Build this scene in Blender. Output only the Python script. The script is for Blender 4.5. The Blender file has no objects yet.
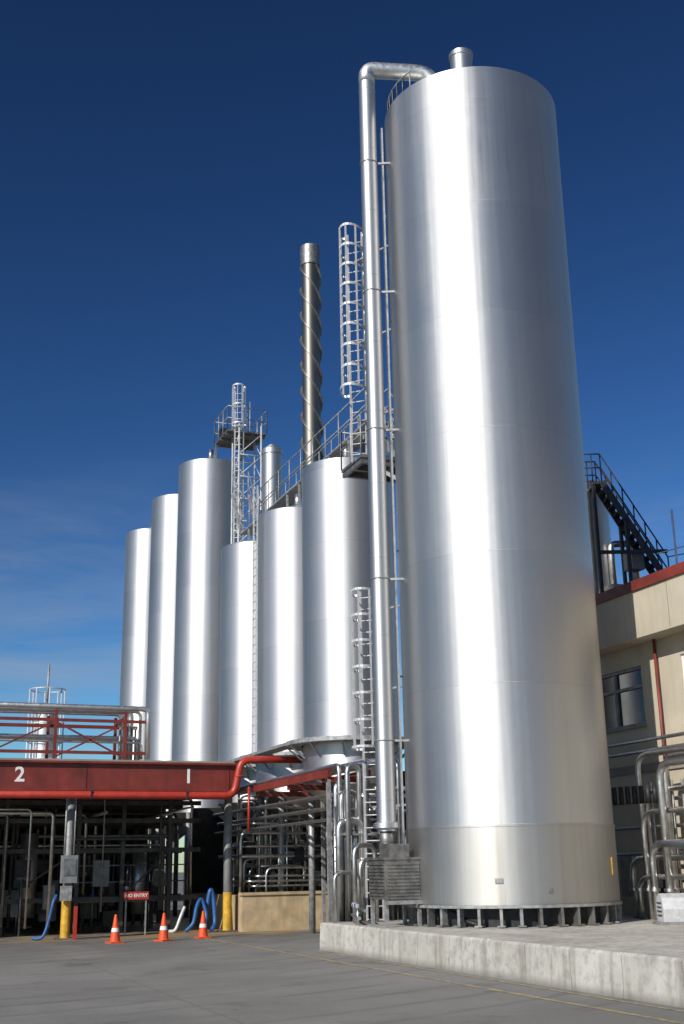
import bpy, math, random
from mathutils import Vector, Matrix
random.seed(7)
scene = bpy.context.scene
COL = scene.collection
PI = math.pi

# ------------------------------------------------------------------ materials
def newmat(name):
    m = bpy.data.materials.new(name); m.use_nodes = True
    nt = m.node_tree
    return m, nt, nt.nodes["Principled BSDF"]
def N(nt, typ, **kw):
    n = nt.nodes.new(typ)
    for k, v in kw.items(): setattr(n, k, v)
    return n
def math_(nt, op, a, b=None, c=None):
    n = nt.nodes.new('ShaderNodeMath'); n.operation = op
    for i, v in enumerate((a, b, c)):
        if v is None: continue
        if isinstance(v, (int, float)): n.inputs[i].default_value = v
        else: nt.links.new(v, n.inputs[i])
    return n.outputs[0]
def mixc(nt, fac, a, b, mode='MIX'):
    n = nt.nodes.new('ShaderNodeMix'); n.data_type = 'RGBA'; n.blend_type = mode
    if isinstance(fac, (int, float)): n.inputs[0].default_value = fac
    else: nt.links.new(fac, n.inputs[0])
    for idx, v in ((6, a), (7, b)):
        if isinstance(v, tuple): n.inputs[idx].default_value = (*v[:3], 1)
        else: nt.links.new(v, n.inputs[idx])
    return n.outputs[2]
def ramp(nt, src, lo, hi, a=0.0, b=1.0):
    n = nt.nodes.new('ShaderNodeMapRange'); nt.links.new(src, n.inputs[0])
    n.inputs[1].default_value = lo; n.inputs[2].default_value = hi
    n.inputs[3].default_value = a; n.inputs[4].default_value = b
    return n.outputs[0]
def noise(nt, scale, detail=4, vec=None, rough=0.55, sc3=None, coord='Object'):
    tc = nt.nodes.new('ShaderNodeTexCoord')
    src = tc.outputs[coord]
    if sc3:
        mp = nt.nodes.new('ShaderNodeMapping'); mp.inputs['Scale'].default_value = sc3
        nt.links.new(src, mp.inputs[0]); src = mp.outputs[0]
    n = nt.nodes.new('ShaderNodeTexNoise'); n.inputs['Scale'].default_value = scale
    n.inputs['Detail'].default_value = detail; n.inputs['Roughness'].default_value = rough
    nt.links.new(src, n.inputs['Vector'])
    return n.outputs['Fac']
def bump(nt, bsdf, h, strength=0.3, dist=0.02):
    b = nt.nodes.new('ShaderNodeBump'); b.inputs['Strength'].default_value = strength
    b.inputs['Distance'].default_value = dist
    nt.links.new(h, b.inputs['Height']); nt.links.new(b.outputs[0], bsdf.inputs['Normal'])

def mat_plain(name, col, rough=0.5, metal=0.0, var=0.15, scale=3.0, streak=0.0, scol=None):
    m, nt, p = newmat(name)
    f2 = ramp(nt, noise(nt, scale, 5), 0.3, 0.7)
    dark = tuple(c * (1 - var * 1.6) for c in col); lite = tuple(min(1, c * (1 + var)) for c in col)
    c = mixc(nt, f2, dark, lite)
    if streak > 0:
        s = noise(nt, 1.0, 6, sc3=(5, 5, .5))
        c = mixc(nt, ramp(nt, s, .5, .72, 0, streak), c, scol or tuple(x * .4 for x in col))
    nt.links.new(c, p.inputs['Base Color'])
    p.inputs['Metallic'].default_value = metal
    nt.links.new(ramp(nt, noise(nt, scale * 2.7, 3), 0.3, 0.7, rough * 0.8, min(1, rough * 1.2)), p.inputs['Roughness'])
    return m

def mat_tank(name, base, rough, course, aniso=0.7, dirt=0.08, seamk=0.25, wav=.25, band=.02, brown_streak=0.0):
    """circumferentially brushed stainless plate: highlight runs up the wall"""
    m, nt, p = newmat(name)
    tc = N(nt, 'ShaderNodeTexCoord')
    sep = N(nt, 'ShaderNodeSeparateXYZ'); nt.links.new(tc.outputs['Object'], sep.inputs[0])
    zc = math_(nt, 'DIVIDE', sep.outputs[2], course)
    fr = math_(nt, 'FRACT', zc); fl = math_(nt, 'FLOOR', zc)
    hs = math_(nt, 'GREATER_THAN', math_(nt, 'ABSOLUTE', math_(nt, 'SUBTRACT', fr, 0.5)), 0.5 - 0.008 / course)
    wn2 = N(nt, 'ShaderNodeTexWhiteNoise', noise_dimensions='1D'); nt.links.new(fl, wn2.inputs['W'])
    streak = noise(nt, 1.0, 5, sc3=(5, 5, 0.12))
    blot = noise(nt, 0.45, 4)
    rings = noise(nt, 1.0, 4, sc3=(0.05, 0.05, 7.0))
    c = mixc(nt, ramp(nt, wn2.outputs['Value'], 0, 1, 0, 0.7), tuple(x * 0.97 for x in base), tuple(min(1, x * 1.02) for x in base))
    c = mixc(nt, ramp(nt, streak, 0.45, 0.75, 0, dirt), c, tuple(x * 0.65 for x in base))
    if brown_streak > 0:
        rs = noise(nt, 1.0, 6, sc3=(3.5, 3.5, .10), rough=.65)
        rm = math_(nt, 'MULTIPLY', ramp(nt, rs, .56, .74, 0, brown_streak), ramp(nt, noise(nt, .22, 3), .45, .6))
        c = mixc(nt, rm, c, (0.30, 0.21, 0.14))  # brown streaks painted into the colour, imitating a reflection on the big tank
    c = mixc(nt, ramp(nt, hs, 0, 1, 0, seamk), c, tuple(x * 0.45 for x in base))
    nt.links.new(c, p.inputs['Base Color'])
    p.inputs['Metallic'].default_value = 1.0
    r = math_(nt, 'ADD', ramp(nt, blot, 0.3, 0.7, rough * 0.95, rough * 1.05), ramp(nt, rings, 0.3, 0.7, -0.012, 0.012))
    r = math_(nt, 'ADD', r, ramp(nt, wn2.outputs['Value'], 0, 1, -band, band))
    nt.links.new(r, p.inputs['Roughness'])
    p.inputs['Anisotropic'].default_value = aniso
    p.inputs['Anisotropic Rotation'].default_value = 0.25
    tg = N(nt, 'ShaderNodeTangent', direction_type='RADIAL', axis='Z')
    nt.links.new(tg.outputs[0], p.inputs['Tangent'])
    h = math_(nt, 'ADD', math_(nt, 'MULTIPLY', blot, 0.35), math_(nt, 'MULTIPLY', noise(nt, 1.0, 2, sc3=(2.2, 2.2, 0.06)), 0.6))
    h = math_(nt, 'ADD', h, math_(nt, 'MULTIPLY', noise(nt, 1.1, 2), 0.25))
    h = math_(nt, 'ADD', h, math_(nt, 'MULTIPLY', hs, 0.06))
    bump(nt, p, h, wav, 0.06)
    return m

STEEL = mat_tank('brushed_stainless', (0.595, 0.59, 0.585), 0.54, 2.9, aniso=.58, seamk=.2, wav=.32, band=.008, brown_streak=.5)
STEEL2 = mat_tank('brushed_stainless_small', (0.61, 0.605, 0.61), 0.55, 2.4, aniso=.5, dirt=0.18, seamk=.3, brown_streak=.25)
SKIRT = mat_tank('matte_stainless', (0.50, 0.485, 0.46), 0.56, 3.0, aniso=0.4, dirt=0.35, seamk=.1, brown_streak=.5)
CLADV = mat_tank('clad_vertical_pipe', (0.60, 0.595, 0.59), 0.55, 40, aniso=.5, dirt=.15, seamk=0, wav=.1)
PIPE = mat_plain('stainless_pipe', (0.62, 0.61, 0.59), 0.38, 1.0, 0.14, 6)
CLAD = mat_plain('clad_pipe', (0.62, 0.62, 0.61), 0.48, 1.0, 0.12, 4)
DULL = mat_plain('dull_steel', (0.30, 0.29, 0.275), 0.5, 0.85, 0.25, 6)
GALV = mat_plain('galvanised', (0.36, 0.36, 0.355), 0.55, 0.5, 0.25, 8)
PALE = mat_plain('pale_galvanised', (0.62, 0.62, 0.62), 0.5, 0.3, 0.12, 8)
DARK = mat_plain('dark_metal', (0.03, 0.03, 0.032), 0.6, 0.3, 0.3, 4)
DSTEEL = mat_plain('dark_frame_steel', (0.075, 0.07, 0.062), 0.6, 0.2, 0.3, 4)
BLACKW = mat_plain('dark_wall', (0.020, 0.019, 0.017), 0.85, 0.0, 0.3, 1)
RED = mat_plain('red_paint', (0.19, 0.030, 0.021), 0.5, 0.0, 0.22, 1.6, streak=.6, scol=(.08, .025, .018))
REDP = mat_plain('red_pipe_paint', (0.40, 0.035, 0.02), 0.4, 0.0, 0.14, 3)
WHITE = mat_plain('white_paint', (0.76, 0.75, 0.72), 0.5, 0.0, 0.06, 5)
YEL = mat_plain('yellow_paint', (0.62, 0.36, 0.03), 0.5, 0.0, 0.2, 6, streak=.5, scol=(.2, .13, .04))
ORANGE = mat_plain('cone_orange', (0.72, 0.085, 0.02), 0.5, 0.0, 0.14, 9)
BLUE = mat_plain('blue_hose', (0.02, 0.10, 0.30), 0.45, 0.0, 0.2, 9)
GREYBOX = mat_plain('grey_cabinet', (0.22, 0.225, 0.225), 0.5, 0.1, 0.18, 5)
SAND = mat_plain('bund_concrete', (0.46, 0.35, 0.21), 0.85, 0.0, 0.18, 2.5, streak=.5, scol=(.22, .16, .09))
CREAM = mat_plain('cream_render', (0.50, 0.44, 0.34), 0.85, 0.0, 0.07, 1.2, streak=.3, scol=(.30, .26, .2))
GREYW = mat_plain('grey_render', (0.28, 0.25, 0.21), 0.85, 0.0, 0.12, 1.5)
m, nt, p = newmat('window_glass'); p.inputs['Base Color'].default_value = (0.02, 0.025, 0.03, 1)
p.inputs['Specular IOR Level'].default_value = 0.8
nt.links.new(ramp(nt, noise(nt, 2, 2), .3, .7, .03, .1), p.inputs['Roughness']); GLASS = m

# concrete pad
m, nt, p = newmat('pad_concrete')
a = noise(nt, 0.8, 8); b = noise(nt, 7, 8); tc = N(nt, 'ShaderNodeTexCoord')
sep = N(nt, 'ShaderNodeSeparateXYZ'); nt.links.new(tc.outputs['Object'], sep.inputs[0])
c = mixc(nt, ramp(nt, a, .35, .65), (0.36, 0.34, 0.30), (0.54, 0.52, 0.47))
c = mixc(nt, ramp(nt, b, .48, .68, 0, .6), c, (0.25, 0.235, 0.21))
st = noise(nt, 1, 6, sc3=(6, 6, .7))
c = mixc(nt, ramp(nt, st, .5, .7, 0, .55), c, (0.19, 0.17, 0.14))
wv = math_(nt, 'MULTIPLY', math_(nt, 'SUBTRACT', noise(nt, 3, 3), .5), .12)
j = math_(nt, 'GREATER_THAN', math_(nt, 'ABSOLUTE', math_(nt, 'SUBTRACT', math_(nt, 'FRACT', math_(nt, 'ADD', wv, math_(nt, 'DIVIDE', sep.outputs[1], 1.35))), .5)), 0.492)
c = mixc(nt, math_(nt, 'MULTIPLY', j, .45), c, (0.12, 0.11, 0.095))
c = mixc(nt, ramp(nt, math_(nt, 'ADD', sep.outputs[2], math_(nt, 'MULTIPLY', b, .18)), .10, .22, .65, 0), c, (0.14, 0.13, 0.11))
nt.links.new(c, p.inputs['Base Color']); p.inputs['Roughness'].default_value = .85
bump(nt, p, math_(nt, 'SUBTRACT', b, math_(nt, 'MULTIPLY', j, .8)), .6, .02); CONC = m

# ground
m, nt, p = newmat('yard_paving')
tc = N(nt, 'ShaderNodeTexCoord'); sep = N(nt, 'ShaderNodeSeparateXYZ'); nt.links.new(tc.outputs['Object'], sep.inputs[0])
a = noise(nt, 0.12, 6); b = noise(nt, 14, 8, rough=.7); d = noise(nt, 0.5, 7)
c = mixc(nt, ramp(nt, a, .35, .65), (0.18, 0.175, 0.16), (0.25, 0.243, 0.225))
c = mixc(nt, ramp(nt, d, .48, .7, 0, .6), c, (0.30, 0.285, 0.26))
c = mixc(nt, ramp(nt, b, .35, .7, 0, .5), c, (0.13, 0.128, 0.12))
c = mixc(nt, ramp(nt, noise(nt, .55, 6, rough=.65), .56, .68, 0, .6), c, (0.085, 0.082, 0.074))
c = mixc(nt, ramp(nt, noise(nt, 2.3, 4), .68, .74, 0, .6), c, (0.05, 0.048, 0.044))
c = mixc(nt, ramp(nt, noise(nt, 1.0, 5, sc3=(.18, 1.6, 1)), .55, .7, 0, .35), c, (0.11, 0.108, 0.10))
for ax, per, ofs in ((0, 5.2, .12), (1, 6.5, .35)):
    ww = math_(nt, 'ADD', math_(nt, 'DIVIDE', sep.outputs[ax], per), math_(nt, 'ADD', math_(nt, 'MULTIPLY', noise(nt, 1.5, 3), .006), ofs))
    jj = math_(nt, 'GREATER_THAN', math_(nt, 'ABSOLUTE', math_(nt, 'SUBTRACT', math_(nt, 'FRACT', ww), .5)), .4975)
    c = mixc(nt, math_(nt, 'MULTIPLY', jj, .4), c, (0.06, 0.058, 0.052))
w = N(nt, 'ShaderNodeTexWave', wave_type='RINGS', rings_direction='Z'); w.inputs['Scale'].default_value = .3
w.inputs['Distortion'].default_value = 1.6; w.inputs['Detail'].default_value = 2
mp = N(nt, 'ShaderNodeMapping'); mp.inputs['Location'].default_value = (6, -46, 0)
nt.links.new(tc.outputs['Object'], mp.inputs[0]); nt.links.new(mp.outputs[0], w.inputs['Vector'])
tm = math_(nt, 'MULTIPLY', ramp(nt, w.outputs['Fac'], .86, 1, 0, .45), ramp(nt, noise(nt, .3, 3), .42, .6))
c = mixc(nt, tm, c, (0.09, 0.09, 0.085))
# grime build-up towards the loading bay
gr = math_(nt, 'MULTIPLY', ramp(nt, sep.outputs[1], 28, 34.4, 0, .55), ramp(nt, noise(nt, .8, 5), .35, .6))
c = mixc(nt, gr, c, (0.09, 0.083, 0.07))
nt.links.new(c, p.inputs['Base Color'])
nt.links.new(ramp(nt, d, .3, .7, .7, .92), p.inputs['Roughness'])
bump(nt, p, b, .35, .01); ASPH = m
m, nt, p = newmat('worn_yellow_line')
b = noise(nt, 5, 8, rough=.7)
nt.links.new(mixc(nt, ramp(nt, b, .42, .6), (0.2, .19, .165), (0.52, 0.36, 0.10)), p.inputs['Base Color']); p.inputs['Roughness'].default_value = .8; YLINE = m
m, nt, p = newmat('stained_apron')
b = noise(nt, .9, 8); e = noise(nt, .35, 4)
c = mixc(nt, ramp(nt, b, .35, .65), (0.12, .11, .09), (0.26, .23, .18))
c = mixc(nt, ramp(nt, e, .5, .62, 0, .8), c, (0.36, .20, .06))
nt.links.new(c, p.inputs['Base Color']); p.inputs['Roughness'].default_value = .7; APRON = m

# ------------------------------------------------------------------ mesh builder
class MB:
    def __init__(s): s.v = []; s.f = []; s.m = []; s.sm = []; s.mats = []
    def mi(s, mat):
        if mat not in s.mats: s.mats.append(mat)
        return s.mats.index(mat)
    def face(s, idx, mat, smooth=False):
        s.f.append(idx); s.m.append(s.mi(mat)); s.sm.append(smooth)
    def box(s, x0, x1, y0, y1, z0, z1, mat):
        o = len(s.v)
        s.v += [(x, y, z) for z in (z0, z1) for x, y in ((x0, y0), (x1, y0), (x1, y1), (x0, y1))]
        for q in ((0, 3, 2, 1), (4, 5, 6, 7), (0, 1, 5, 4), (1, 2, 6, 5), (2, 3, 7, 6), (3, 0, 4, 7)):
            s.face([o + i for i in q], mat)
    def cbox(s, c, d, mat, rz=0):
        o = len(s.v); ca, sa = math.cos(rz), math.sin(rz)
        for z in (-1, 1):
            for x, y in ((-1, -1), (1, -1), (1, 1), (-1, 1)):
                X = x * d[0] / 2; Y = y * d[1] / 2
                s.v.append((c[0] + X * ca - Y * sa, c[1] + X * sa + Y * ca, c[2] + z * d[2] / 2))
        for q in ((0, 3, 2, 1), (4, 5, 6, 7), (0, 1, 5, 4), (1, 2, 6, 5), (2, 3, 7, 6), (3, 0, 4, 7)):
            s.face([o + i for i in q], mat)
    def bar(s, p0, p1, w, h, mat):
        p0 = Vector(p0); p1 = Vector(p1); t = (p1 - p0).normalized()
        up = Vector((0, 0, 1)) if abs(t.z) < .95 else Vector((0, 1, 0))
        sx = t.cross(up).normalized(); u = sx.cross(t).normalized(); o = len(s.v)
        for P in (p0, p1):
            for a, b in ((-1, -1), (1, -1), (1, 1), (-1, 1)):
                s.v.append(tuple(P + sx * a * w / 2 + u * b * h / 2))
        for q in ((0, 1, 2, 3), (7, 6, 5, 4), (0, 4, 5, 1), (1, 5, 6, 2), (2, 6, 7, 3), (3, 7, 4, 0)):
            s.face([o + i for i in q], mat)
    def tube(s, pts, r, mat, bend=0.0, n=10, closed=False, r1=None):
        pts = [Vector(q) for q in pts]
        if bend > 0 and len(pts) > 2:
            out = [pts[0]]
            for i in range(1, len(pts) - 1):
                A = (pts[i - 1] - pts[i]); B = (pts[i + 1] - pts[i])
                bb = min(bend, A.length * .49, B.length * .49)
                a = pts[i] + A.normalized() * bb; b = pts[i] + B.normalized() * bb
                for k in range(7):
                    t = k / 6; out.append(a * (1 - t) ** 2 + pts[i] * 2 * t * (1 - t) + b * t * t)
            out.append(pts[-1]); pts = out
        k = len(pts); o = len(s.v); prev = None
        for i, P in enumerate(pts):
            if closed: t = pts[(i + 1) % k] - pts[i - 1]
            else: t = pts[min(i + 1, k - 1)] - pts[max(i - 1, 0)]
            t.normalize()
            if prev is None:
                up = Vector((0, 0, 1)) if abs(t.z) < .9 else Vector((0, 1, 0))
                nx = t.cross(up).normalized()
            else: nx = (prev - t * prev.dot(t)).normalized()
            prev = nx; ny = t.cross(nx)
            rr = r if r1 is None else r + (r1 - r) * i / (k - 1)
            for j in range(n):
                a = 2 * PI * j / n; s.v.append(tuple(P + nx * rr * math.cos(a) + ny * rr * math.sin(a)))
        for i in range(k if closed else k - 1):
            i2 = (i + 1) % k
            for j in range(n):
                j2 = (j + 1) % n
                s.face([o + i * n + j, o + i * n + j2, o + i2 * n + j2, o + i2 * n + j], mat, True)
        if not closed:
            s.face([o + j for j in range(n)][::-1], mat); s.face([o + (k - 1) * n + j for j in range(n)], mat)
    def ring(s, c, R, r, mat, a0=0, a1=2 * PI, k=32, n=6):
        full = abs(a1 - a0 - 2 * PI) < 1e-6
        kk = k if full else k + 1
        pts = [(c[0] + R * math.cos(a0 + (a1 - a0) * i / k), c[1] + R * math.sin(a0 + (a1 - a0) * i / k), c[2]) for i in range(kk)]
        s.tube(pts, r, mat, n=n, closed=full)
    def lathe(s, c, prof, mat, n=96):
        for (r0, z0), (r1, z1) in zip(prof[:-1], prof[1:]):
            o = len(s.v)
            for r, z in ((r0, z0), (r1, z1)):
                for i in range(n):
                    a = 2 * PI * i / n; s.v.append((c[0] + r * math.cos(a), c[1] + r * math.sin(a), c[2] + z))
            for i in range(n):
                i2 = (i + 1) % n
                s.face([o + i, o + i2, o + n + i2, o + n + i], mat, True)
    def build(s, name, loc=(0, 0, 0), parent=None):
        me = bpy.data.meshes.new(name)
        L = Vector(loc)
        me.from_pydata([tuple(Vector(q) - L) for q in s.v], [], s.f)
        for mt in s.mats: me.materials.append(mt)
        me.polygons.foreach_set('material_index', s.m); me.polygons.foreach_set('use_smooth', s.sm)
        me.update()
        ob = bpy.data.objects.new(name, me); COL.objects.link(ob); ob.location = L
        if parent:
            ob.parent = parent; ob.location = L - parent.location
        return ob
def empty(name, loc=(0, 0, 0)):
    e = bpy.data.objects.new(name, None); COL.objects.link(e); e.location = loc; e.empty_display_size = .3
    return e

# survey frame (X right, Y forward, metres) -> site frame
def W(X, Y, Z=0.0): return (.9279 * X + .3727 * Y, -.3727 * X + .9279 * Y, Z)

# ------------------------------------------------------------------ small builders
def ladder(mb, c, ang, z0, z1, cage0=None, cage1=None, w=.5, mat=GALV, depth=.75, step=.3, hoopsp=.75, cr=.38, hw=.06, strap=.04):
    d = Vector((math.cos(ang), math.sin(ang), 0)); t = Vector((-d.y, d.x, 0)); C = Vector((c[0], c[1], 0))
    for sg in (-1, 1):
        q = C + t * sg * w / 2
        mb.bar((q.x, q.y, z0), (q.x, q.y, z1), .05, .03, mat)
    z = z0 + .2
    while z < z1:
        a = C - t * w / 2; b = C + t * w / 2
        mb.tube([(a.x, a.y, z), (b.x, b.y, z)], .016, mat, n=5); z += step
    if cage0 is not None:
        def hoop(z, k=1.0):
            pts = []
            for i in range(15):
                a = PI * 1.0 * i / 14
                q = C + t * math.cos(a) * cr * k + d * (math.sin(a) * depth * k)
                pts.append((q.x, q.y, z))
            for A_, B_ in zip(pts[:-1], pts[1:]): mb.bar(A_, B_, .012, hw, mat)
            for sg, pp in ((1, pts[0]), (-1, pts[-1])):
                q = C + t * sg * w / 2; mb.bar((q.x, q.y, z), pp, .012, hw, mat)
        nh = max(2, int(round((cage1 - cage0) / hoopsp)))
        for i in range(nh + 1):
            hoop(cage0 + (cage1 - cage0) * i / nh, 1.10 if i == 0 else 1.0)
        for i in (1, 4, 7, 10, 13):
            a = PI * i / 14
            q = C + t * math.cos(a) * cr + d * (math.sin(a) * depth)
            mb.bar((q.x, q.y, cage0), (q.x, q.y, cage1), strap, .012, mat)

def rail(mb, pts, h=1.1, mat=GALV, r=.022, sp=1.2, mid=True, posts=True):
    for k in ((1.0, .5) if mid else (1.0,)):
        mb.tube([(a[0], a[1], a[2] + h * k) for a in pts], r, mat, n=6)
    if posts:
        for a, b in zip(pts[:-1], pts[1:]):
            A_ = Vector(a); B_ = Vector(b); n = max(1, int(round((B_ - A_).length / sp)))
            for i in range(n + 1):
                q = A_.lerp(B_, i / n); mb.tube([q, (q.x, q.y, q.z + h)], r, mat, n=6)

# ------------------------------------------------------------------ ground
g = MB(); S = 1500
g.v = [(-S, -S, 0), (S, -S, 0), (S, S, 0), (-S, S, 0)]; g.face([0, 1, 2, 3], ASPH); g.build('ground')
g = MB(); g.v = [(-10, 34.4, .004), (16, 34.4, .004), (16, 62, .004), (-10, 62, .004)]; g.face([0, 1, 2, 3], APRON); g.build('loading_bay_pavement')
g = MB()
g.v += [(9.05, 2, .004), (9.15, 2, .004), (9.15, 33.6, .004), (9.05, 33.6, .004)]; g.face([0, 1, 2, 3], YLINE)
g.v += [(9.80, 6, .004), (9.86, 6, .004), (9.86, 26.5, .004), (9.80, 26.5, .004)]; g.face([4, 5, 6, 7], YLINE)
g.build('road_marking')

# raised concrete pad
g = MB()
prof = [(10.06, 0), (10.08, .56), (10.12, .60)]
o = len(g.v)
for y in (-6, 26.9):
    for x, z in prof: g.v.append((x, y, z))
    g.v.append((40, y, .6)); g.v.append((40, y, 0))
k = 5
for i in range(4): g.face([o + i, o + i + 1, o + k + i + 1, o + k + i], CONC)
g.face([o + k + i for i in range(k)], CONC); g.face([o + i for i in range(k)][::-1], CONC)
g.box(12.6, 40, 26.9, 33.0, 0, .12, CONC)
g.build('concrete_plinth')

# ------------------------------------------------------------------ big tank
TX, TY, TR, TZ = 13.4, 23.7, 2.28, 20.9
T = empty('stainless_steel_tank', (TX, TY, .6))
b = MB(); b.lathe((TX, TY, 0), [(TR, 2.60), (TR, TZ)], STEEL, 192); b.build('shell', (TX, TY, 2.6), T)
b = MB()
b.lathe((TX, TY, 0), [(TR + .012, 1.03), (TR + .012, 2.56), (TR + .022, 2.56), (TR + .022, 2.60), (TR, 2.60)], SKIRT, 192)
b.lathe((TX, TY, 0), [(TR - .3, 1.035), (TR + .012, 1.03)], DULL, 96)
b.build('skirt', (TX, TY, 1.0), T)
b = MB()
b.lathe((TX, TY, 0), [(TR, TZ), (TR - .03, TZ + .025), (.3, TZ + .72)], CLAD, 128)
b.lathe((TX - .15, TY, 0), [(.30, TZ + .6), (.30, TZ + 1.95), (.33, TZ + 1.95), (.33, TZ + 2.08), (.1, TZ + 2.2), (.001, TZ + 2.21)], CLADV, 32)
b.build('roof_and_vent', (TX, TY, TZ), T)
b = MB(); rs_ = random.Random(2)
b.lathe((TX, TY, 0), [(TR - .30, .6), (TR - .30, 1.04)], DARK, 96)
for i in range(34):
    a = 2 * PI * (i + rs_.uniform(-.12, .12)) / 34
    b.cbox((TX + (TR - .06) * math.cos(a), TY + (TR - .06) * math.sin(a), .80), (.16, .06, .38), rs_.choice((DULL, DULL, GALV)), a)
    b.cbox((TX + (TR - .02) * math.cos(a), TY + (TR - .02) * math.sin(a), .63), (.22, .16, .03), DULL, a)
b.lathe((TX, TY, 0), [(TR + .05, 1.03), (TR + .05, .97), (TR - .2, .97)], GALV, 96)
b.build('support_ring', (TX, TY, .6), T)
b = MB()
pts = [(TX + (TR - .1) * math.cos(PI * 1.02 + .13 * i), TY + (TR - .1) * math.sin(PI * 1.02 + .13 * i), TZ) for i in range(-5, 3)]
rail(b, pts, .55, sp=.5, mid=False)
aL = math.atan2(.35, -1)
cx, cy = TX + (TR + .1) * math.cos(aL), TY + (TR + .1) * math.sin(aL)
ladder(b, (cx, cy), aL, 1.2, TZ - .3, w=.22, step=.3, mat=PALE)
for z in range(3, 21, 3):
    b.bar((TX + TR * math.cos(aL), TY + TR * math.sin(aL), z), (cx, cy, z), .04, .04, GALV)
b.cbox((TX + (TR + .02) * math.cos(-.92), TY + (TR + .02) * math.sin(-.92), 1.75), (.02, .07, .35), YEL, -.92)
for an, zz, ww, hh in ((-2.2, 1.5, .16, .1), (-1.75, 1.3, .1, .1)):
    b.cbox((TX + (TR + .02) * math.cos(an), TY + (TR + .02) * math.sin(an), zz), (.03, ww, hh), DULL, an)
b.build('fittings', (TX, TY, 0), T)

# ------------------------------------------------------------------ row of smaller tanks
def tank(y, ztop, R=1.45, x=13.4, zb=4.1):
    E = empty('stainless_steel_tank', (x, y, 0))
    b = MB(); b.lathe((x, y, 0), [(R, zb), (R, ztop)], STEEL2, 128); b.build('shell', (x, y, zb), E)
    b = MB()
    b.lathe((x, y, 0), [(R, ztop), (R - .03, ztop + .02), (.2, ztop + .45)], CLAD, 96)
    b.lathe((x, y, 0), [(R, zb), (R - .15, zb - .12), (.3, zb - .9), (.12, zb - 1.0), (.12, zb - 1.5)], CLAD, 96)
    b.tube([(x, y, ztop + .4), (x, y, ztop + .9)], .12, PIPE, n=12)
    for i in range(4):
        a = PI / 4 + i * PI / 2
        b.tube([(x + (R - .1) * math.cos(a), y + (R - .1) * math.sin(a), 0), (x + (R - .1) * math.cos(a), y + (R - .1) * math.sin(a), zb + .3)], .1, GALV, n=10)
    b.build('roof_cone_legs', (x, y, 0), E)
    return E
TF, TE, TD, TC, TB, TA = 32.9, 37.6, 42.2, 49.5, 55.0, 61.4
tank(TF, 13.95)
for y in (TE, TD): tank(y, 13.72)
for y in (TC, TB, TA): tank(y, 19.5)

b = MB()
for y in (TF, TE, TD):
    b.lathe((13.4, y, 0), [(1.52, 5.40), (2.0, 5.40), (2.0, 5.28), (1.52, 5.28)], GALV, 64)
    for i in range(12):
        a = i * PI / 6
        b.bar((13.4 + 1.5 * math.cos(a), y + 1.5 * math.sin(a), 4.9), (13.4 + 1.95 * math.cos(a), y + 1.95 * math.sin(a), 5.27), .05, .05, GALV)
b.box(11.42, 11.9, TF, TD, 5.30, 5.385, GALV)
b.build('ring_walkway')

b = MB()
zz = 14.85
b.box(13.2, 13.9, 30.6, 44.0, zz, zz + .06, GALV)
for x in (13.2, 13.9): rail(b, [(x, 30.6, zz), (x, 44, zz)], 1.15)
for y in (32.3, 34.0, 37, 38.3, 41.5, 43):
    for x in (13.25, 13.85): b.bar((x, y, 13.9), (x, y, zz), .07, .07, GALV)
for x in (13.3, 13.9): b.bar((x, 28.0, 12.2), (x, 30.6, zz), .05, .2, GALV); rail(b, [(x, 28.0, 12.2), (x, 30.6, zz)], 1.1, sp=.8)
for x in (13.25, 13.95): b.bar((x, 44, zz), (x, 45.4, 17.0), .06, .2, GALV); rail(b, [(x, 44, zz), (x, 45.4, 17.0)], 1.1)
b.build('rooftop_walkway')

# ladder tower and crow's nest by tank C
b = MB()
tx, ty = 14.15, 46.3; hw = .5
for sx in (-hw, hw):
    for sy in (-hw, hw): b.tube([(tx + sx, ty + sy, 0), (tx + sx, ty + sy, 20.4)], .04, PALE, n=6)
z = 2
while z < 19.5:
    q = [(tx - hw, ty - hw), (tx + hw, ty - hw), (tx + hw, ty + hw), (tx - hw, ty + hw)]
    for i in range(4):
        a_, c_ = q[i], q[(i + 1) % 4]
        b.tube([(*a_, z), (*c_, z)], .022, PALE, n=5); b.tube([(*a_, z), (*c_, z + 1.0)], .018, PALE, n=5)
    z += 1.0
ladder(b, (tx - .45, ty - .3), -PI / 2 - .5, 4.0, 22.2, 20.4, 22.2, w=.38, depth=.4, cr=.3, mat=PALE, hoopsp=.9)
x0, x1, y0, y1 = 13.2, 15.0, 46.1, 48.2
b.box(x0, x1, y0, y1, 20.15, 20.22, DULL)
for pr in ([(x0, y0, 20.2), (x1, y0, 20.2)], [(x0, y0, 20.2), (x0, y1, 20.2)], [(x1, y0, 20.2), (x1, y1, 20.2)], [(x0, y1, 20.2), (x1, y1, 20.2)]):
    rail(b, pr, 1.1, sp=.8, mat=GALV)
for i in range(3): b.bar((x0, y0 + .3 + i * .8, 20.1), (x1, y0 + .3 + i * .8, 20.1), .08, .1, DULL)
b.bar((13.25, 48, 20.1), (13.3, 48.6, 19.2), .1, .1, GALV); b.bar((14.6, 48, 20.1), (14.3, 48.7, 19.2), .1, .1, GALV)
b.cbox((14.0, 47.4, 20.6), (.4, .4, .7), GREYBOX); b.cbox((13.5, 47.6, 20.5), (.4, .4, .5), DARK)
b.tube([(14.5, 47, 20), (14.5, 47, 22.0)], .025, GALV, n=6)
b.build('access_tower')
b = MB(); p0 = W(-2.94, 47)
b.lathe((p0[0], p0[1], 0), [(.42, 4), (.42, 18.7), (.46, 18.7), (.46, 18.9), (.15, 19.15), (0.001, 19.2)], CLADV, 32)
b.build('exhaust_duct', (p0[0], p0[1], 0))

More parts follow.
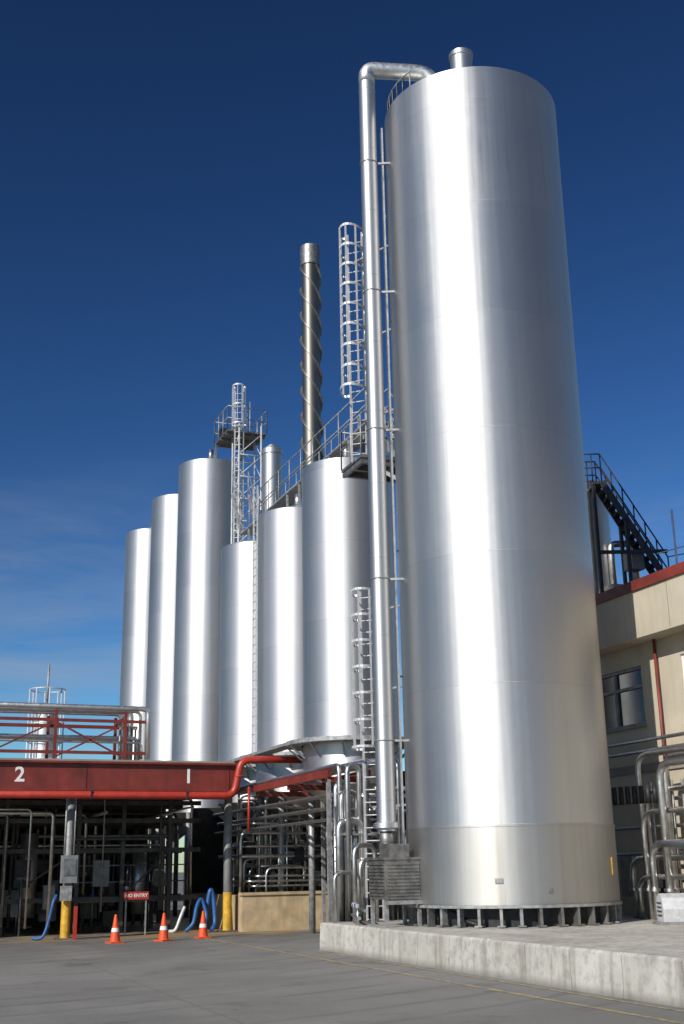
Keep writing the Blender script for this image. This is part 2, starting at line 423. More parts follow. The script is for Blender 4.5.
# chimney with helical strakes
b = MB(); cx, cy, _ = W(-1.58, 60); CH = 36.0
CHM = mat_tank('chimney_steel', (0.24, 0.225, 0.20), 0.5, 3.0, aniso=.3, dirt=.6, wav=.1)
b.lathe((cx, cy, 0), [(.50, 0), (.50, CH - 1.2)], CHM, 40)
b.lathe((cx, cy, 0), [(.50, CH - 1.2), (.56, CH - 1.2), (.56, CH), (.46, CH), (.46, CH - 1.5)], DULL, 40)
for st in range(3):
    prev = None
    for i in range(260):
        z = 16 + (CH - 1.3 - 16) * i / 259; a = -st * 2 * PI / 3 - z * 2 * PI / 4.6
        ca_, sa_ = math.cos(a), math.sin(a)
        o = len(b.v)
        for rr, dz in ((.49, 0), (.62, 0), (.62, .05), (.49, .05)): b.v.append((cx + rr * ca_, cy + rr * sa_, z + dz))
        if prev is not None:
            for e in range(4): b.face([prev + e, prev + (e + 1) % 4, o + (e + 1) % 4, o + e], DULL)
        prev = o
b.build('chimney_stack', (cx, cy, 0))

# ------------------------------------------------------------------ vent pipe of big tank
vx, vy = 10.66, 24.24; vz = 22.2
V = empty('vent_pipe', (vx, vy, 2))
rx, ry, _ = W(2.6, 26.6)
b = MB()
b.lathe((vx, vy, 0), [(.215, 2.55), (.215, 21.75)], CLADV, 40)
z = 3.2
while z < 21.8:
    b.lathe((vx, vy, 0), [(.215, z), (.221, z + .005), (.221, z + .03), (.215, z + .035)], CLADV, 32); z += 1.83
b.lathe((vx, vy, 0), [(.215, 2.75), (.30, 2.72), (.30, 2.62), (.215, 2.6)], CLADV, 32)
b.build('riser', (vx, vy, 0), V)
b = MB()
b.tube([(vx, vy, 21.749), (vx, vy, vz), (rx, ry, vz - .05), (rx + .15, ry, TZ + .1)], .214, CLAD, bend=.44, n=32)
b.build('elbow', (vx, vy, 21), V)
b = MB()
for z in (4.5, 8.2, 11.9, 15.6, 19.3):
    b.bar((vx, vy, z), (TX - TR * .98, TY + .3, z), .05, .05, GALV); b.ring((vx, vy, z), .225, .014, GALV)
b.tube([(vx, vy, 2.6), (vx, vy, 2.15)], .16, DULL, n=20)
b.build('brackets', (vx, vy, 2), V)
# blower
b = MB()
bx0, bx1, by0, by1 = 10.3, 11.15, 23.6, 24.45
b.box(bx0, bx1, by0, by1, 1.15, 1.95, DULL)
b.box(bx0 - .03, bx1 + .03, by0 - .03, by1 + .03, 1.95, 2.0, DULL)
for i in range(10):
    z = 1.22 + i * .07
    b.box(bx0 + .05, bx1 - .05, by0 - .03, by0 - .002, z, z + .03, DULL)
    b.box(bx0 - .03, bx0 - .002, by0 + .05, by1 - .05, z, z + .03, DULL)
b.box(bx0 + .2, bx1 - .2, by0 + .15, by1 - .15, 2.0, 2.28, DULL)
for x in (bx0 + .05, bx1 - .05):
    for y in (by0 + .05, by1 - .05): b.bar((x, y, .6), (x, y, 1.15), .07, .07, GALV)
b.box(bx0 - .05, bx1 + .35, by0 - .08, by0 - .035, 1.05, 1.13, GALV)
b.cbox((11.4, 23.4, 1.35), (.4, .35, .6), DARK); b.tube([(11.4, 23.4, .6), (11.4, 23.4, 1.1)], .06, DARK)
b.tube([(11.5, 23.2, 1.0), (11.7, 22.6, .7), (11.9, 22.3, .62)], .04, DARK)
b.build('air_blower_unit')

# ------------------------------------------------------------------ caged ladders + side platform
la = math.atan2(-(.9279), -(.3727)) - .35
b = MB(); lx, ly = 11.35, 26.95
ladder(b, (lx, ly), la, 12.1, 18.9, 14.0, 18.8, w=.42, mat=PALE, cr=.37, hoopsp=.62, hw=.07, strap=.05)
for z in (13.2, 15.5, 18): b.bar((lx, ly, z), (TX - 1.4, TY + 1.8, z), .05, .05, GALV)
b.build('caged_ladder')
b = MB(); l2x, l2y = 11.50, 26.95
ladder(b, (l2x, l2y), la, .12, 8.6, 4.6, 8.5, w=.42, mat=PALE, cr=.38, hoopsp=.65, hw=.06, strap=.05)
for z in (3.2, 6, 8): b.bar((l2x, l2y, z), (TX - 1.4, TY + 1.8, z), .05, .05, GALV)
b.build('caged_ladder')
b = MB()
b.box(11.25, 13.9, 26.6, 28.0, 12.1, 12.18, DULL)
for y in (26.7, 27.3, 27.9): b.bar((11.3, y, 12.03), (13.8, y, 12.03), .1, .14, DULL)
for x in (11.3, 12.2, 13): b.bar((x, 26.65, 12.0), (x, 27.95, 12.0), .08, .12, DULL)
rail(b, [(11.25, 26.6, 12.18), (11.25, 28.0, 12.18)], 1.1, sp=.7); rail(b, [(11.25, 28.0, 12.18), (13.3, 28.0, 12.18)], 1.1, sp=.8)
b.bar((11.7, 26.8, 11.95), (12.5, 25.7, 11.0), .08, .1, DULL)
b.cbox((12.0, 27.6, 12.6), (.5, .3, .8), DARK)
b.build('access_platform')
b = MB(); ladder(b, (11.80, 37.5), PI, 5.3, 14.7, w=.42, mat=PALE)
b.build('access_ladder')

# ------------------------------------------------------------------ loading canopy
C = empty('loading_bay_canopy', (5, 35, 0))
b = MB()
b.box(-9, 10.55, 35.0, 35.03, 4.12, 4.84, RED)
b.box(-9, 10.55, 34.88, 35.15, 4.84, 4.90, RED); b.box(-9, 10.55, 34.88, 35.15, 4.06, 4.12, RED)
for x in [-7 + 4.3 * i for i in range(5)]: b.box(x, x + .012, 34.98, 34.998, 4.12, 4.84, RED)
b.box(10.5, 10.58, 35.15, 54, 4.2, 4.85, RED)
for i in range(8): b.box(-9, 10.5, 37 + i * 2.2, 37.12 + i * 2.2, 4.35, 4.82, RED)
b.build('red_beams', parent=C)
b = MB(); b.box(-9, 10.45, 35.2, 54, 4.90, 4.98, GREYW); b.build('roof_deck', parent=C)
b = MB()
for (x, y) in ((10.58, 36.3), (5.57, 35.33), (0.2, 35.3), (10.3, 44), (5.5, 44), (.2, 44), (10.3, 53), (5.5, 53), (.2, 53)):
    b.tube([(x, y, 0), (x, y, 4.35)], .125, GREYBOX, n=20)
    b.cbox((x, y, .03), (.5, .5, .05), DULL)
    if y < 40: b.lathe((x, y, 0), [(.135, .0), (.135, 1.15), (.125, 1.15)], YEL, 24)
b.build('posts', parent=C)
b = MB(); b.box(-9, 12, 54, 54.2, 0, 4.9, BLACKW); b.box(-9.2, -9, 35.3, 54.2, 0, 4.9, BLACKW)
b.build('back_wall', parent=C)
def text(body, loc, size, mat, parent, rot=(PI / 2, 0, 0)):
    cu = bpy.data.curves.new('lettering_' + body, 'FONT'); cu.body = body; cu.size = size; cu.extrude = .004; cu.offset = size * .02
    cu.align_x = 'CENTER'; cu.align_y = 'CENTER'; cu.materials.append(mat)
    ob = bpy.data.objects.new('lettering_' + body.replace(' ', '_').lower(), cu); COL.objects.link(ob)
    ob.rotation_euler = rot; ob.parent = parent; ob.location = Vector(loc) - parent.location
text('2', (4.03, 34.992, 4.49), .58, WHITE, C); text('1', (8.95, 34.992, 4.49), .58, WHITE, C)

# fire main
b = MB()
b.tube([(-9, 34.75, 3.93), (10.3, 34.75, 3.93), (10.5, 34.7, 5.0), (12.4, 34.6, 5.02)], .11, REDP, bend=.3, n=16)
for x in (-6, -3, 0, 3.2, 6, 8.8): b.box(x, x + .04, 34.62, 34.88, 3.8, 4.06, DARK)
b.ring((10.45, 34.72, 4.5), .125, .03, REDP); b.tube([(10.75, 34.7, 4.2), (10.75, 34.7, 2.9)], .04, REDP)
b.build('fire_water_pipe')

# interior equipment : steel frames, racks and product lines
b = MB(); rnd = random.Random(5)
for x in (2.2, 4.1, 6.3, 7.7, 9.2):
    for y in (38.2, 40.6, 43.4):
        b.bar((x, y, 0), (x, y, 4.3), .12, .12, DSTEEL)
    for z in (2.5, 3.4): b.bar((x, 38.2, z), (x, 43.4, z), .09, .14, DSTEEL)
for y in (38.2, 40.6, 43.4):
    for z in (1.0, 2.45, 3.35, 3.9): b.bar((0, y, z), (10.2, y, z), .09, .14, DSTEEL)
b.bar((4.1, 38.2, 1), (6.3, 38.2, 2.45), .05, .05, DSTEEL); b.bar((9.2, 38.2, 2.45), (7.7, 38.2, 1), .05, .05, DSTEEL)
for i in range(44):
    y = rnd.uniform(36.8, 46); z = rnd.choice((1.2, 1.4, 2.6, 2.75, 2.9, 3.5, 3.65, 3.8, 4.0)) + rnd.uniform(-.05, .05); x0 = rnd.uniform(-2, 6); x1 = min(10.3, x0 + rnd.uniform(2, 6))
    b.tube([(x0, y, z), (x1, y, z), (x1, y, rnd.uniform(.2, 1.5))], rnd.uniform(.025, .06), rnd.choice((PIPE, PIPE, DULL, DSTEEL)), bend=.15, n=8)
for i in range(12):
    x = rnd.uniform(-1, 10.2); z = rnd.uniform(3.4, 4.2); b.tube([(x, 36.5, z), (x, 53, z)], rnd.uniform(.03, .07), DULL, n=8)
for i in range(50):
    x = rnd.uniform(2.0, 10.3); y = rnd.uniform(37.5, 46); z = rnd.uniform(1.6, 4.2); b.tube([(x, y, 0), (x, y, z)], rnd.uniform(.02, .05), rnd.choice((PIPE, DULL, DSTEEL, DARK)), n=8)
    if i % 3 == 0:
        b.lathe((x, y, z * .6), [(.02, 0), (.09, 0), (.09, .1), (.03, .13)], rnd.choice((DULL, PIPE, BLUE)), 12)
for i in range(30):
    x = rnd.uniform(2.5, 10); y = rnd.uniform(38, 45); b.cbox((x, y, rnd.uniform(.4, 2.2)), (rnd.uniform(.25, .6), .35, rnd.uniform(.3, .9)), rnd.choice((GREYBOX, GREYBOX, DSTEEL, DARK)))
b.tube([(4.9, 38.9, .5), (4.9, 38.9, 3.0)], .28, CLAD, n=24)
b.tube([(8.5, 39.4, .5), (8.5, 39.4, 2.4)], .22, CLAD, n=24)
b.box(6.2, 9.9, 38.6, 40.2, .9, 1.0, DULL)
rail(b, [(6.2, 38.6, 1.0), (9.9, 38.6, 1.0)], 1.0, sp=.9, mat=DULL)
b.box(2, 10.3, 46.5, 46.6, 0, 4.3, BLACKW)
b.build('loading_bay_pipework')

# control cabinet
b = MB()
b.cbox((5.55, 35.03, 1.9), (.44, .26, .75), GREYBOX); b.cbox((5.55, 34.89, 1.95), (.34, .02, .45), DULL)
b.cbox((5.5, 35.06, 1.25), (.3, .2, .4), GALV); b.cbox((5.78, 34.95, .45), (.09, .09, .9), REDP)
b.tube([(5.40, 35.0, 2.3), (5.40, 35.0, 4.1)], .03, GALV); b.tube([(5.66, 35.0, 2.3), (5.66, 35.0, 4.1)], .02, GALV)
b.build('control_cabinet')

def hose(pts, r=.05, mat=BLUE):
    b = MB(); out = []
    P_ = [Vector(q) for q in pts]; P_ = [P_[0]] + P_ + [P_[-1]]
    for i in range(1, len(P_) - 2):
        for k in range(8):
            t = k / 8; p0, p1, p2, p3 = P_[i - 1:i + 3]
            out.append(.5 * ((2 * p1) + (-p0 + p2) * t + (2 * p0 - 5 * p1 + 4 * p2 - p3) * t * t + (-p0 + 3 * p1 - 3 * p2 + p3) * t ** 3))
    out.append(P_[-2]); b.tube(out, r, mat, n=10); return b
hose([(9.3, 36.3, .07), (9.5, 36.2, .3), (9.65, 36.4, .75), (9.82, 36.5, .95), (9.95, 36.4, .5), (9.8, 36.2, .1)], .06).build('transfer_hose')
hose([(9.9, 36.6, .1), (10.0, 36.6, .6), (10.12, 36.6, 1.2), (10.22, 36.6, 1.0), (10.25, 36.5, .3), (10.1, 36.3, .07)], .07).build('transfer_hose')
hose([(4.7, 35.5, .06), (4.95, 35.3, .1), (5.1, 35.3, .5), (5.2, 35.3, 1.0), (5.3, 35.4, 1.2)], .045).build('transfer_hose')
hose([(8.9, 36.8, .06), (9.05, 36.6, .1), (9.2, 36.6, .45), (9.35, 36.7, .75)], .05, PALE).build('transfer_hose')

b = MB()
b.cbox((7.75, 36.2, 1.12), (.74, .03, .22), REDP); b.cbox((7.45, 36.235, .6), (.04, .03, 1.2), GALV); b.cbox((8.05, 36.235, .6), (.04, .03, 1.2), GALV)
sg = b.build('no_entry_sign', (7.75, 36.2, 0))
text('NO ENTRY', (7.75, 36.178, 1.12), .135, WHITE, sg)

# ------------------------------------------------------------------ cones
def cone(x, y, rz):
    b = MB(); c = (0, 0, 0)
    b.cbox((0, 0, .018), (.38, .38, .036), ORANGE, rz)
    b.lathe(c, [(.15, .036), (.135, .06), (.105, .28)], ORANGE, 28)
    b.lathe(c, [(.105, .28), (.108, .282), (.092, .38), (.088, .38)], WHITE, 28)
    b.lathe(c, [(.088, .38), (.035, .70), (.025, .72), (.001, .72)], ORANGE, 28)
    ob = b.build('traffic_cone', (0, 0, 0)); ob.location = (x, y, 0)
cone(6.50, 32.85, .2); cone(7.83, 32.95, .5); cone(9.10, 33.6, .1)

b = MB()
b.box(10.95, 14.6, 35.95, 36.15, 0, 1.05, SAND); b.box(10.90, 14.6, 35.9, 36.2, 1.05, 1.13, SAND)
b.box(10.95, 11.15, 36.15, 42, 0, 1.05, SAND)
b.build('bund_wall')

# ------------------------------------------------------------------ overhead pipe rack (top-left)
b = MB()
xs = [-8, -5, -2.2, .6, 3.0, 5.1, 7.2]
for x in xs:
    b.bar((x, 36.0, 4.98), (x, 36.0, 6.5), .09, .09, RED); b.bar((x, 37.6, 4.98), (x, 37.6, 6.5), .09, .09, RED)
    b.bar((x, 36, 6.3), (x, 37.6, 6.3), .08, .12, RED)
for i in range(6):
    a_, c_ = (xs[i], xs[i + 1])
    b.bar((a_, 36, 5.1), (c_, 36, 6.15), .05, .05, RED)
    if i % 2: b.bar((a_, 36, 6.15), (c_, 36, 5.1), .05, .05, RED)
for z in (5.25, 6.2): b.bar((-9, 36, z), (7.9, 36, z), .07, .09, RED)
b.bar((-9, 37.6, 6.2), (7.9, 37.6, 6.2), .1, .1, RED)
for y, z, r in ((36.0, 6.6, .08), (36.4, 6.56, .05), (36.9, 6.62, .09), (37.4, 6.58, .05), (36.5, 5.75, .06), (37.0, 5.75, .06), (36.3, 5.6, .04)):
    b.tube([(-9, y, z), (7.9 - (y - 36) * .4, y, z), (7.9 - (y - 36) * .4, y, 5.1)], r, PIPE if r < .08 else CLAD, bend=.2, n=10)
for i in range(6): b.tube([(7.1 + .14 * i, 36.3 + .1 * i, 5), (7.1 + .14 * i, 36.3 + .1 * i, 6.1)], .03, GALV)
b.build('overhead_pipe_rack')
b = MB(); p0 = W(-17.3, 68)
b.lathe((p0[0], p0[1], 0), [(.75, 0), (.75, 10.3), (.3, 11.1), (.01, 11.1)], CLAD, 40)
for s_ in range(8):
    a = s_ * PI / 4; b.tube([(p0[0] + 1.0 * math.cos(a), p0[1] + 1.0 * math.sin(a), 0), (p0[0] + 1.0 * math.cos(a), p0[1] + 1.0 * math.sin(a), 12)], .04, PALE, n=5)
for z in range(1, 13): b.ring((p0[0], p0[1], z), 1.0, .035, PALE, k=16)
b.tube([(p0[0], p0[1], 11), (p0[0], p0[1], 13.5)], .06, GALV)
b.build('process_vessel')

# ------------------------------------------------------------------ side pipe rack + pipework
b = MB()
b.bar((11.0, 35, 4.15), (11.1, 28.8, 4.15), .10, .20, RED); b.bar((12.2, 35, 4.15), (12.2, 28.8, 4.15), .10, .20, RED)
for y in (28.9, 32, 34.9):
    b.bar((11.05, y, 4.0), (12.2, y, 4.0), .08, .14, RED)
for x, y in ((11.1, 28.9), (12.2, 28.9), (12.5, 32), (13.2, 34.9)): b.bar((x, y, 0), (x, y, 4.0), .1, .1, GALV)
b.bar((12.2, 34.9, 4.0), (13.2, 34.9, 4.0), .08, .14, RED); b.bar((12.2, 32, 4.0), (12.5, 32, 4.0), .08, .14, RED)
for x, z, r in ((11.15, 4.32, .06), (11.35, 4.32, .05), (11.6, 4.34, .08), (11.85, 4.32, .05), (12.05, 4.32, .05), (11.15, 3.6, .05), (11.3, 3.3, .05), (11.2, 3.0, .04)):
    ye = rnd.uniform(27.2, 28.6)
    b.tube([(x, 40, z), (x, ye, z), (x, ye, .05)], r, PIPE, bend=.18, n=10)
b.build('pipe_rack')
b = MB()
def cl(x, y): return max(x, .389 * y)
for (x, y, z, dx, dy) in ((10.85, 27.4, 3.6, .5, .2), (11.0, 27.9, 3.2, .9, .6), (11.1, 27.2, 2.6, .6, 1.2), (11.1, 28.4, 3.9, .5, .3), (10.7, 27.2, 2.9, 0.6, 0),
                       (11.5, 29.0, 3.2, .9, -.8), (11.8, 28.2, 4.4, .5, -1.0), (11.6, 29.5, 2.6, .9, .1), (11.8, 30.4, 3.0, .5, 1.0), (12.7, 32.3, 2.6, .6, .6),
                       (10.9, 27.1, 4.2, .35, .1), (11.2, 27.1, 2.0, .7, .1)):
    x = cl(x, y)
    b.tube([(x, y, .05), (x, y, z), (x + dx, y + dy, z), (x + dx, y + dy, .05)], rnd.choice((.05, .065, .085)), PIPE, bend=.25, n=12)
for i in range(26):
    y = rnd.uniform(27.2, 33); x = cl(rnd.uniform(10.7, 12.6), y); z = rnd.uniform(.9, 3.8); L_ = rnd.uniform(.8, 2.0)
    b.tube([(x, y, z), (x + L_, y, z), (x + L_, y, z - .6)], rnd.choice((.035, .05, .06)), PIPE, bend=.15, n=8)
for i in range(34):
    y = rnd.uniform(27.2, 33); x = cl(rnd.uniform(10.8, 13), y); z = rnd.uniform(1.2, 4)
    b.tube([(x, y, .0), (x, y, z)], rnd.choice((.025, .04, .05)), rnd.choice((PIPE, DULL)), n=8)
    b.lathe((x, y, z * .7), [(.04, 0), (.08, 0), (.08, .03), (.04, .03)], PIPE, 12)
    if i % 4 == 0: b.ring((x - .1, y - .05, z * .55), .09, .014, rnd.choice((REDP, GALV, BLUE)), k=14); b.cbox((x, y, z * .5), (.16, .14, .2), GREYBOX)
# pipes standing behind the bund wall
for i in range(46):
    y = rnd.uniform(36.4, 40.0); z = rnd.uniform(1.4, 4.5); xa = rnd.uniform(11.2, 13.4); xb = xa + rnd.uniform(.6, 2.2)
    b.tube([(xa, y, .1), (xa, y, z), (xb, y, z), (xb, y, z - rnd.uniform(.4, 1.6))], rnd.choice((.035, .05, .07, .08)), rnd.choice((PIPE, PIPE, PIPE, DULL)), bend=.25, n=8)
for i in range(26):
    x = rnd.uniform(11.2, 15); y = rnd.uniform(36.5, 40); z = rnd.uniform(1.8, 4.6)
    b.tube([(x, y, 0), (x, y, z)], rnd.choice((.025, .04, .055)), rnd.choice((PIPE, GALV, DULL)), n=8)
    if i % 2: b.lathe((x, y, rnd.uniform(1.2, z)), [(.02, 0), (.11, .0), (.11, .12), (.02, .14)], rnd.choice((PIPE, DULL, GREYBOX)), 12)
for z in (1.3, 1.45, 1.6, 1.9, 2.2, 2.5, 2.9, 3.2, 3.7, 4.3):
    xa = rnd.uniform(10.9, 11.8); xb = rnd.uniform(12.8, 14.8)
    b.tube([(xa, 39, z), (xa, 36.35 + z * .1, z), (xb, 36.35 + z * .1, z), (xb, 36.35 + z * .1, z - .5)], rnd.choice((.04, .055)), PIPE, bend=.2, n=8)
for x, y, z in ((12.0, 36.6, 1.6), (13.0, 36.6, 2.2), (13.7, 36.7, 1.5), (11.5, 37, 2.4)): b.cbox((x, y, z), (.3, .25, .45), rnd.choice((GREYBOX, DARK, DULL)))
# manifold row of small valves on the pad
for i in range(9):
    x = 10.25 + .07 * i; y = 25.0 + .2 * i
    b.tube([(x, y, .6), (x, y, .95)], .035, PIPE, n=8); b.lathe((x, y, .95), [(.06, 0), (.06, .06), (.04, .09), (.001, .1)], rnd.choice((BLUE, WHITE, DARK, GALV)), 12)
b.tube([(10.2, 24.8, .75), (10.85, 26.8, .75)], .04, PIPE); b.tube([(10.35, 24.8, .9), (11.0, 26.8, .9)], .03, PIPE)
b.tube([(10.3, 26.5, .6), (10.3, 26.5, 1.7), (10.9, 26.5, 1.7), (10.9, 26.5, .6)], .05, PIPE, bend=.2); b.tube([(10.6, 26.0, .6), (10.6, 26.0, 2.3), (11.2, 26.2, 2.3), (11.2, 26.2, .6)], .06, PIPE, bend=.25)
b.cbox((11.1, 27.3, 1.6), (.4, .3, .8), GREYBOX); b.cbox((11.5, 27.6, 1.0), (.5, .4, .8), DARK)
for x, y in ((11.7, 29.8), (12.3, 31.2), (10.95, 27.5)):
    b.tube([(x, y, .4), (x + .5, y + .2, .4)], .17, GREYBOX, n=18); b.cbox((x + .25, y + .1, .18), (.6, .3, .12), DARK); b.tube([(x, y, .4), (x, y, 1.3)], .05, PIPE)
b.box(10.7, 12.0, 27.1, 27.6, 2.55, 2.6, GALV)
for i in range(10):
    x = rnd.uniform(12, 15.0); y = rnd.uniform(27.5, 30.5); b.tube([(x, y, 0), (x, y, rnd.uniform(2, 4.5))], .06, PIPE, n=8)
b.build('process_pipework')
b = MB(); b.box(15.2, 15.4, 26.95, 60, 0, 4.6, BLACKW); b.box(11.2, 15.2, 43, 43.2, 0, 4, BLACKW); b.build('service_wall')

# ------------------------------------------------------------------ factory building (right)
F = empty('factory_building', (17, 20, 0))
b = MB()
wx = 17.6; y0, y1 = 4.0, 31.0
wins = [(24.1, 26.6, 5.05, 6.5), (20.1, 22.55, 4.6, 6.5), (15.5, 18.1, 4.5, 6.5)]
doors = [(18.6, 19.8, .6, 3.4)]
ys = sorted({y0, y1} | {w[0] for w in wins + doors} | {w[1] for w in wins + doors})
for ya, yb in zip(ys[:-1], ys[1:]):
    ops = sorted([(w[2], w[3]) for w in wins + doors if w[0] <= ya and w[1] >= yb])
    z = .6
    for a_, c_ in ops:
        if a_ > z: b.box(wx, wx + .25, ya, yb, z, a_, CREAM)
        z = c_
    b.box(wx, wx + .25, ya, yb, z, 7.0, CREAM)
b.box(wx + .25, 34, y0, y0 + .25, .6, 7, CREAM); b.box(wx + .25, 34, y1 - .25, y1, .6, 7, CREAM)
b.build('walls', parent=F)
b = MB()
b.box(17.0, 34, y0 - .5, y1, 7.0, 8.15, CREAM); b.box(16.94, 34, y0 - .56, y1 + .06, 8.15, 8.40, RED)
for y in (10, 14, 18, 22, 26, 30): b.box(16.992, 17.0, y, y + .02, 7.04, 8.15, GREYW)
b.build('parapet', parent=F)
b = MB()
for (a_, c_, z0, z1) in wins:
    b.box(wx + .12, wx + .14, a_, c_, z0, z1, GLASS)
    m3 = (a_ + c_) / 2; fm = WHITE if a_ < 23 else GREYBOX
    for yy in (a_ + .04, m3, c_ - .04): b.box(wx + .05, wx + .119, yy - .04, yy + .04, z0, z1, fm)
    for zz_ in (z0, z1 - .07, (z0 + z1) / 2 + .2): b.box(wx + .055, wx + .118, a_ + .08, c_ - .08, zz_, zz_ + .07, fm)
    b.box(wx - .06, wx + .1, a_ - .05, c_ + .05, z0 - .06, z0 - .002, GREYW)
for (a_, c_, z0, z1) in doors: b.box(wx + .15, wx + .2, a_, c_, z0, z1, GREYBOX)
b.build('windows_and_door', parent=F)
b = MB()
b.tube([(17.5, 23.35, 7.0), (17.5, 23.35, 4.2), (17.5, 23.35, .7)], .04, RED, n=10)
b.box(wx - .05, wx - .002, 8, 30, 3.9, 4.1, GREYW)
b.build('downpipe', parent=F)

b = MB()
for i, (x, y, z, r) in enumerate(((16.6, 23.2, 4.2, .06), (16.9, 22.6, 4.1, .08), (16.3, 22.0, 3.9, .085), (16.8, 21.4, 4.3, .06), (16.4, 22.9, 2.9, .06), (16.9, 23.4, 3.4, .06), (16.2, 22.4, 2.2, .075), (16.6, 21.1, 2.6, .075), (16.5, 23.6, 1.9, .07), (16.3, 23.1, 1.5, .06))):
    b.tube([(x, y, .6), (x, y, z), (x + .15, y - 2.2, z), (x + .15, y - 2.2, z - .9)], r, PIPE, bend=.4, n=14)
    b.lathe((x, y, 0), [(r, 1.2), (r + .04, 1.2), (r + .04, 1.26), (r, 1.26)], PIPE, 16)
for z in (1.4, 2.0, 2.6, 3.2, 4.35, 4.6): b.tube([(17.2, 18, z), (17.2, 29, z)], .045, PIPE, n=10)
for i in range(7):
    y = 21 + .4 * i; b.tube([(17.05, y, .6), (17.05, y, 3.6)], .035, GALV, n=8)
for i in range(8):
    b.tube([(16.2 + .08 * i, 23.9 - .15 * i, 3.1), (16.2 + .08 * i, 23.9 - .15 * i, 3.5)], .06, DARK, n=10)
b.cbox((16.9, 24.2, 1.5), (.3, .5, .9), GREYBOX); b.cbox((16.9, 22.9, 1.2), (.3, .4, .5), DARK)
b.build('wall_pipework')
# pump with hooded motor cover
b = MB(); ux, uy = 15.15, 20.85
d_ = Vector((.932, -.362, 0)); n_ = Vector((.362, .932, 0))
prof = [(-.24, .66), (-.27, .9), (-.2, 1.12), (0, 1.2), (.2, 1.12), (.27, .9), (.24, .66)]
o = len(b.v)
for t in (0, .75):
    for s_, z in prof:
        q = Vector((ux, uy, 0)) + d_ * t + n_ * s_; b.v.append((q.x, q.y, z))
for i in range(6): b.face([o + i, o + i + 1, o + 8 + i, o + 7 + i], PALE)
b.face([o + i for i in range(7)][::-1], PALE); b.face([o + 7 + i for i in range(7)], PALE)
b.cbox((ux + .35, uy - .14, .63), (.95, .56, .06), GREYBOX, -.37)
for k_ in range(4):
    q = Vector((ux, uy, 0)) - d_ * .01; b.bar(tuple(q + n_ * -.15 + Vector((0, 0, .78 + .08 * k_))), tuple(q + n_ * .15 + Vector((0, 0, .78 + .08 * k_))), .02, .02, DARK)
q = Vector((ux, uy, 0)) + d_ * .95
b.tube([(ux + .7, uy - .27, .9), (q.x, q.y, .9)], .16, PIPE, n=20); b.tube([(q.x, q.y, .9), (q.x, q.y, 2.1), (q.x + .2, q.y + 1.5, 2.2)], .08, PIPE, bend=.25, n=14)
b.build('pump_unit')

q = W(8.45, 40); b = MB()
b.lathe((q[0], q[1], 0), [(1.05, 0), (1.05, 14.6), (.9, 14.75), (.1, 15.1)], STEEL2, 64); b.build('stainless_steel_tank', (q[0], q[1], 0))
b = MB()
wl = W
for off in (0, .8):
    b.bar(wl(8.9, 38 + off, 14.3), wl(10.9, 38 + off, 10.6), .05, .22, DARK)
    rail(b, [wl(8.9, 38 + off, 14.3), wl(10.9, 38 + off, 10.6)], 1.0, DARK, r=.025, sp=.7)
    rail(b, [wl(8.3, 38 + off, 14.3), wl(8.9, 38 + off, 14.3)], 1.0, DARK, r=.025, sp=.3)
for i in range(15):
    t = i / 14; b.bar(wl(8.9 + 2 * t, 38, 14.3 - 3.7 * t), wl(8.9 + 2 * t, 38.8, 14.3 - 3.7 * t), .24, .03, DARK)
b.bar(wl(8.6, 38.4, 14.25), wl(8.9, 38.4, 14.25), .9, .08, DARK)
for X in (8.6, 9.6, 10.9):
    for off in (0, .8): b.bar(wl(X, 38 + off, 6), wl(X, 38 + off, 14.2 if X < 9 else (13 if X < 10 else 10.6)), .1, .1, DARK)
for z in (9, 10.4, 11.8): b.bar(wl(8.6, 38, z), wl(10.9, 38, z), .08, .12, DARK)
b.cbox(wl(9.6, 39.2, 10.0), (1.6, 1.2, 1.6), DULL); b.cbox(wl(9.9, 38.6, 11.6), (.5, .5, .6), GREYBOX)
b.tube([wl(9.3, 39.2, 10), wl(9.3, 39.2, 12.4), wl(10.1, 39.2, 12.4), wl(10.1, 39.2, 10)], .12, PIPE, bend=.2)
rail(b, [wl(10.9, 38, 10.6), wl(12.6, 38, 10.9)], 1.0, GALV)
b.build('steel_staircase')
b = MB(); q = W(10.45, 35.5)
b.tube([(q[0], q[1], 8.3), (q[0], q[1], 12.5)], .035, WHITE, n=8); b.tube([(q[0] - .7, q[1], 11.0), (q[0] + .9, q[1], 11.5)], .025, WHITE, n=6)
b.tube([(q[0] + .4, q[1], 8.3), (q[0] + .4, q[1], 11.6)], .03, WHITE, n=8)
b.build('antenna_mast')

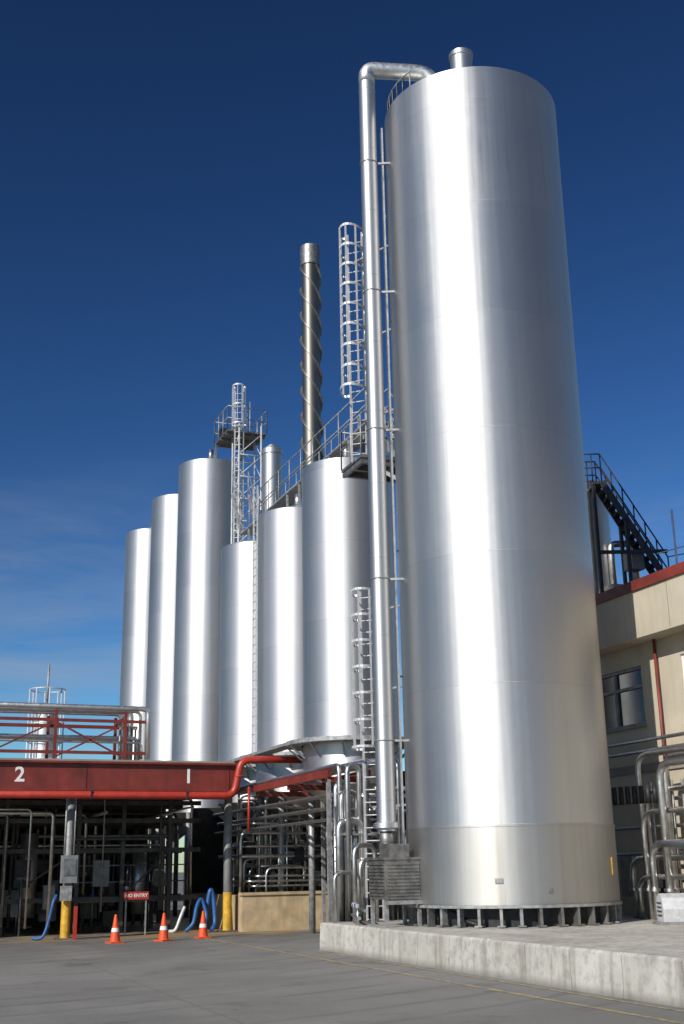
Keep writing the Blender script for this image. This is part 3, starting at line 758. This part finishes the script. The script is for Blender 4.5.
# ------------------------------------------------------------------ light + sky
EL = math.radians(32); AZ = math.atan2(-.838, -.546)
sd = Vector((-.838 * math.cos(EL), -.546 * math.cos(EL), math.sin(EL)))
sun = bpy.data.lights.new('sun', 'SUN'); sun.energy = 4.6; sun.angle = math.radians(.5); sun.color = (1, .95, .87)
so = bpy.data.objects.new('sun', sun); COL.objects.link(so); so.rotation_euler = sd.to_track_quat('Z', 'Y').to_euler()
w = bpy.data.worlds.new('World'); scene.world = w; w.use_nodes = True; nt = w.node_tree
bg = nt.nodes['Background']; sky = nt.nodes.new('ShaderNodeTexSky'); sky.sky_type = 'NISHITA'; sky.sun_disc = False
sky.sun_elevation = EL; sky.sun_rotation = AZ % (2 * PI); sky.altitude = 300; sky.air_density = 1.0; sky.dust_density = .3; sky.ozone_density = 3.0
gm = nt.nodes.new('ShaderNodeGamma'); gm.inputs[1].default_value = 1.8; nt.links.new(sky.outputs[0], gm.inputs[0])
sc = mixc(nt, 1.0, gm.outputs[0], (.165, .205, .21), 'MULTIPLY')
tc = nt.nodes.new('ShaderNodeTexCoord')
mp = nt.nodes.new('ShaderNodeMapping'); mp.inputs['Scale'].default_value = (1.5, 1.5, 10); mp.inputs['Location'].default_value = (.9, .2, .5); nt.links.new(tc.outputs['Generated'], mp.inputs[0])
no = nt.nodes.new('ShaderNodeTexNoise'); no.inputs['Scale'].default_value = 2.6; no.inputs['Detail'].default_value = 9; no.inputs['Roughness'].default_value = .62; no.inputs['Distortion'].default_value = .4; nt.links.new(mp.outputs[0], no.inputs['Vector'])
sep = nt.nodes.new('ShaderNodeSeparateXYZ'); nt.links.new(tc.outputs['Generated'], sep.inputs[0])
f = math_(nt, 'MULTIPLY', ramp(nt, no.outputs['Fac'], .42, .75, 0, .5), ramp(nt, sep.outputs[2], .14, .34, 1, 0))
nt.links.new(mixc(nt, f, sc, (3.6, 3.9, 4.4)), bg.inputs['Color'])
bg.inputs['Strength'].default_value = .1
scene.view_settings.view_transform = 'Standard'; scene.view_settings.look = 'None'; scene.view_settings.exposure = 0

# ------------------------------------------------------------------ camera
sp, cp = .2913, .9566
R0 = Vector((.9279, -.3727, 0)); F0 = Vector((.3727 * cp, .9279 * cp, sp)).normalized(); U0 = R0.cross(F0).normalized()
Rc = (R0 - .01745 * U0).normalized(); Uc = (U0 + .01745 * R0).normalized(); Bc = Rc.cross(Uc)
cam = bpy.data.cameras.new('camera'); co = bpy.data.objects.new('camera', cam); COL.objects.link(co)
M = Matrix((Rc, Uc, Bc)).transposed().to_4x4(); M.translation = Vector((0, 0, 1.8)); co.matrix_world = M
cam.sensor_fit = 'VERTICAL'; cam.sensor_height = 36; cam.lens = 1169 / 1024 * 36; cam.clip_end = 5000; cam.clip_start = .1
scene.camera = co
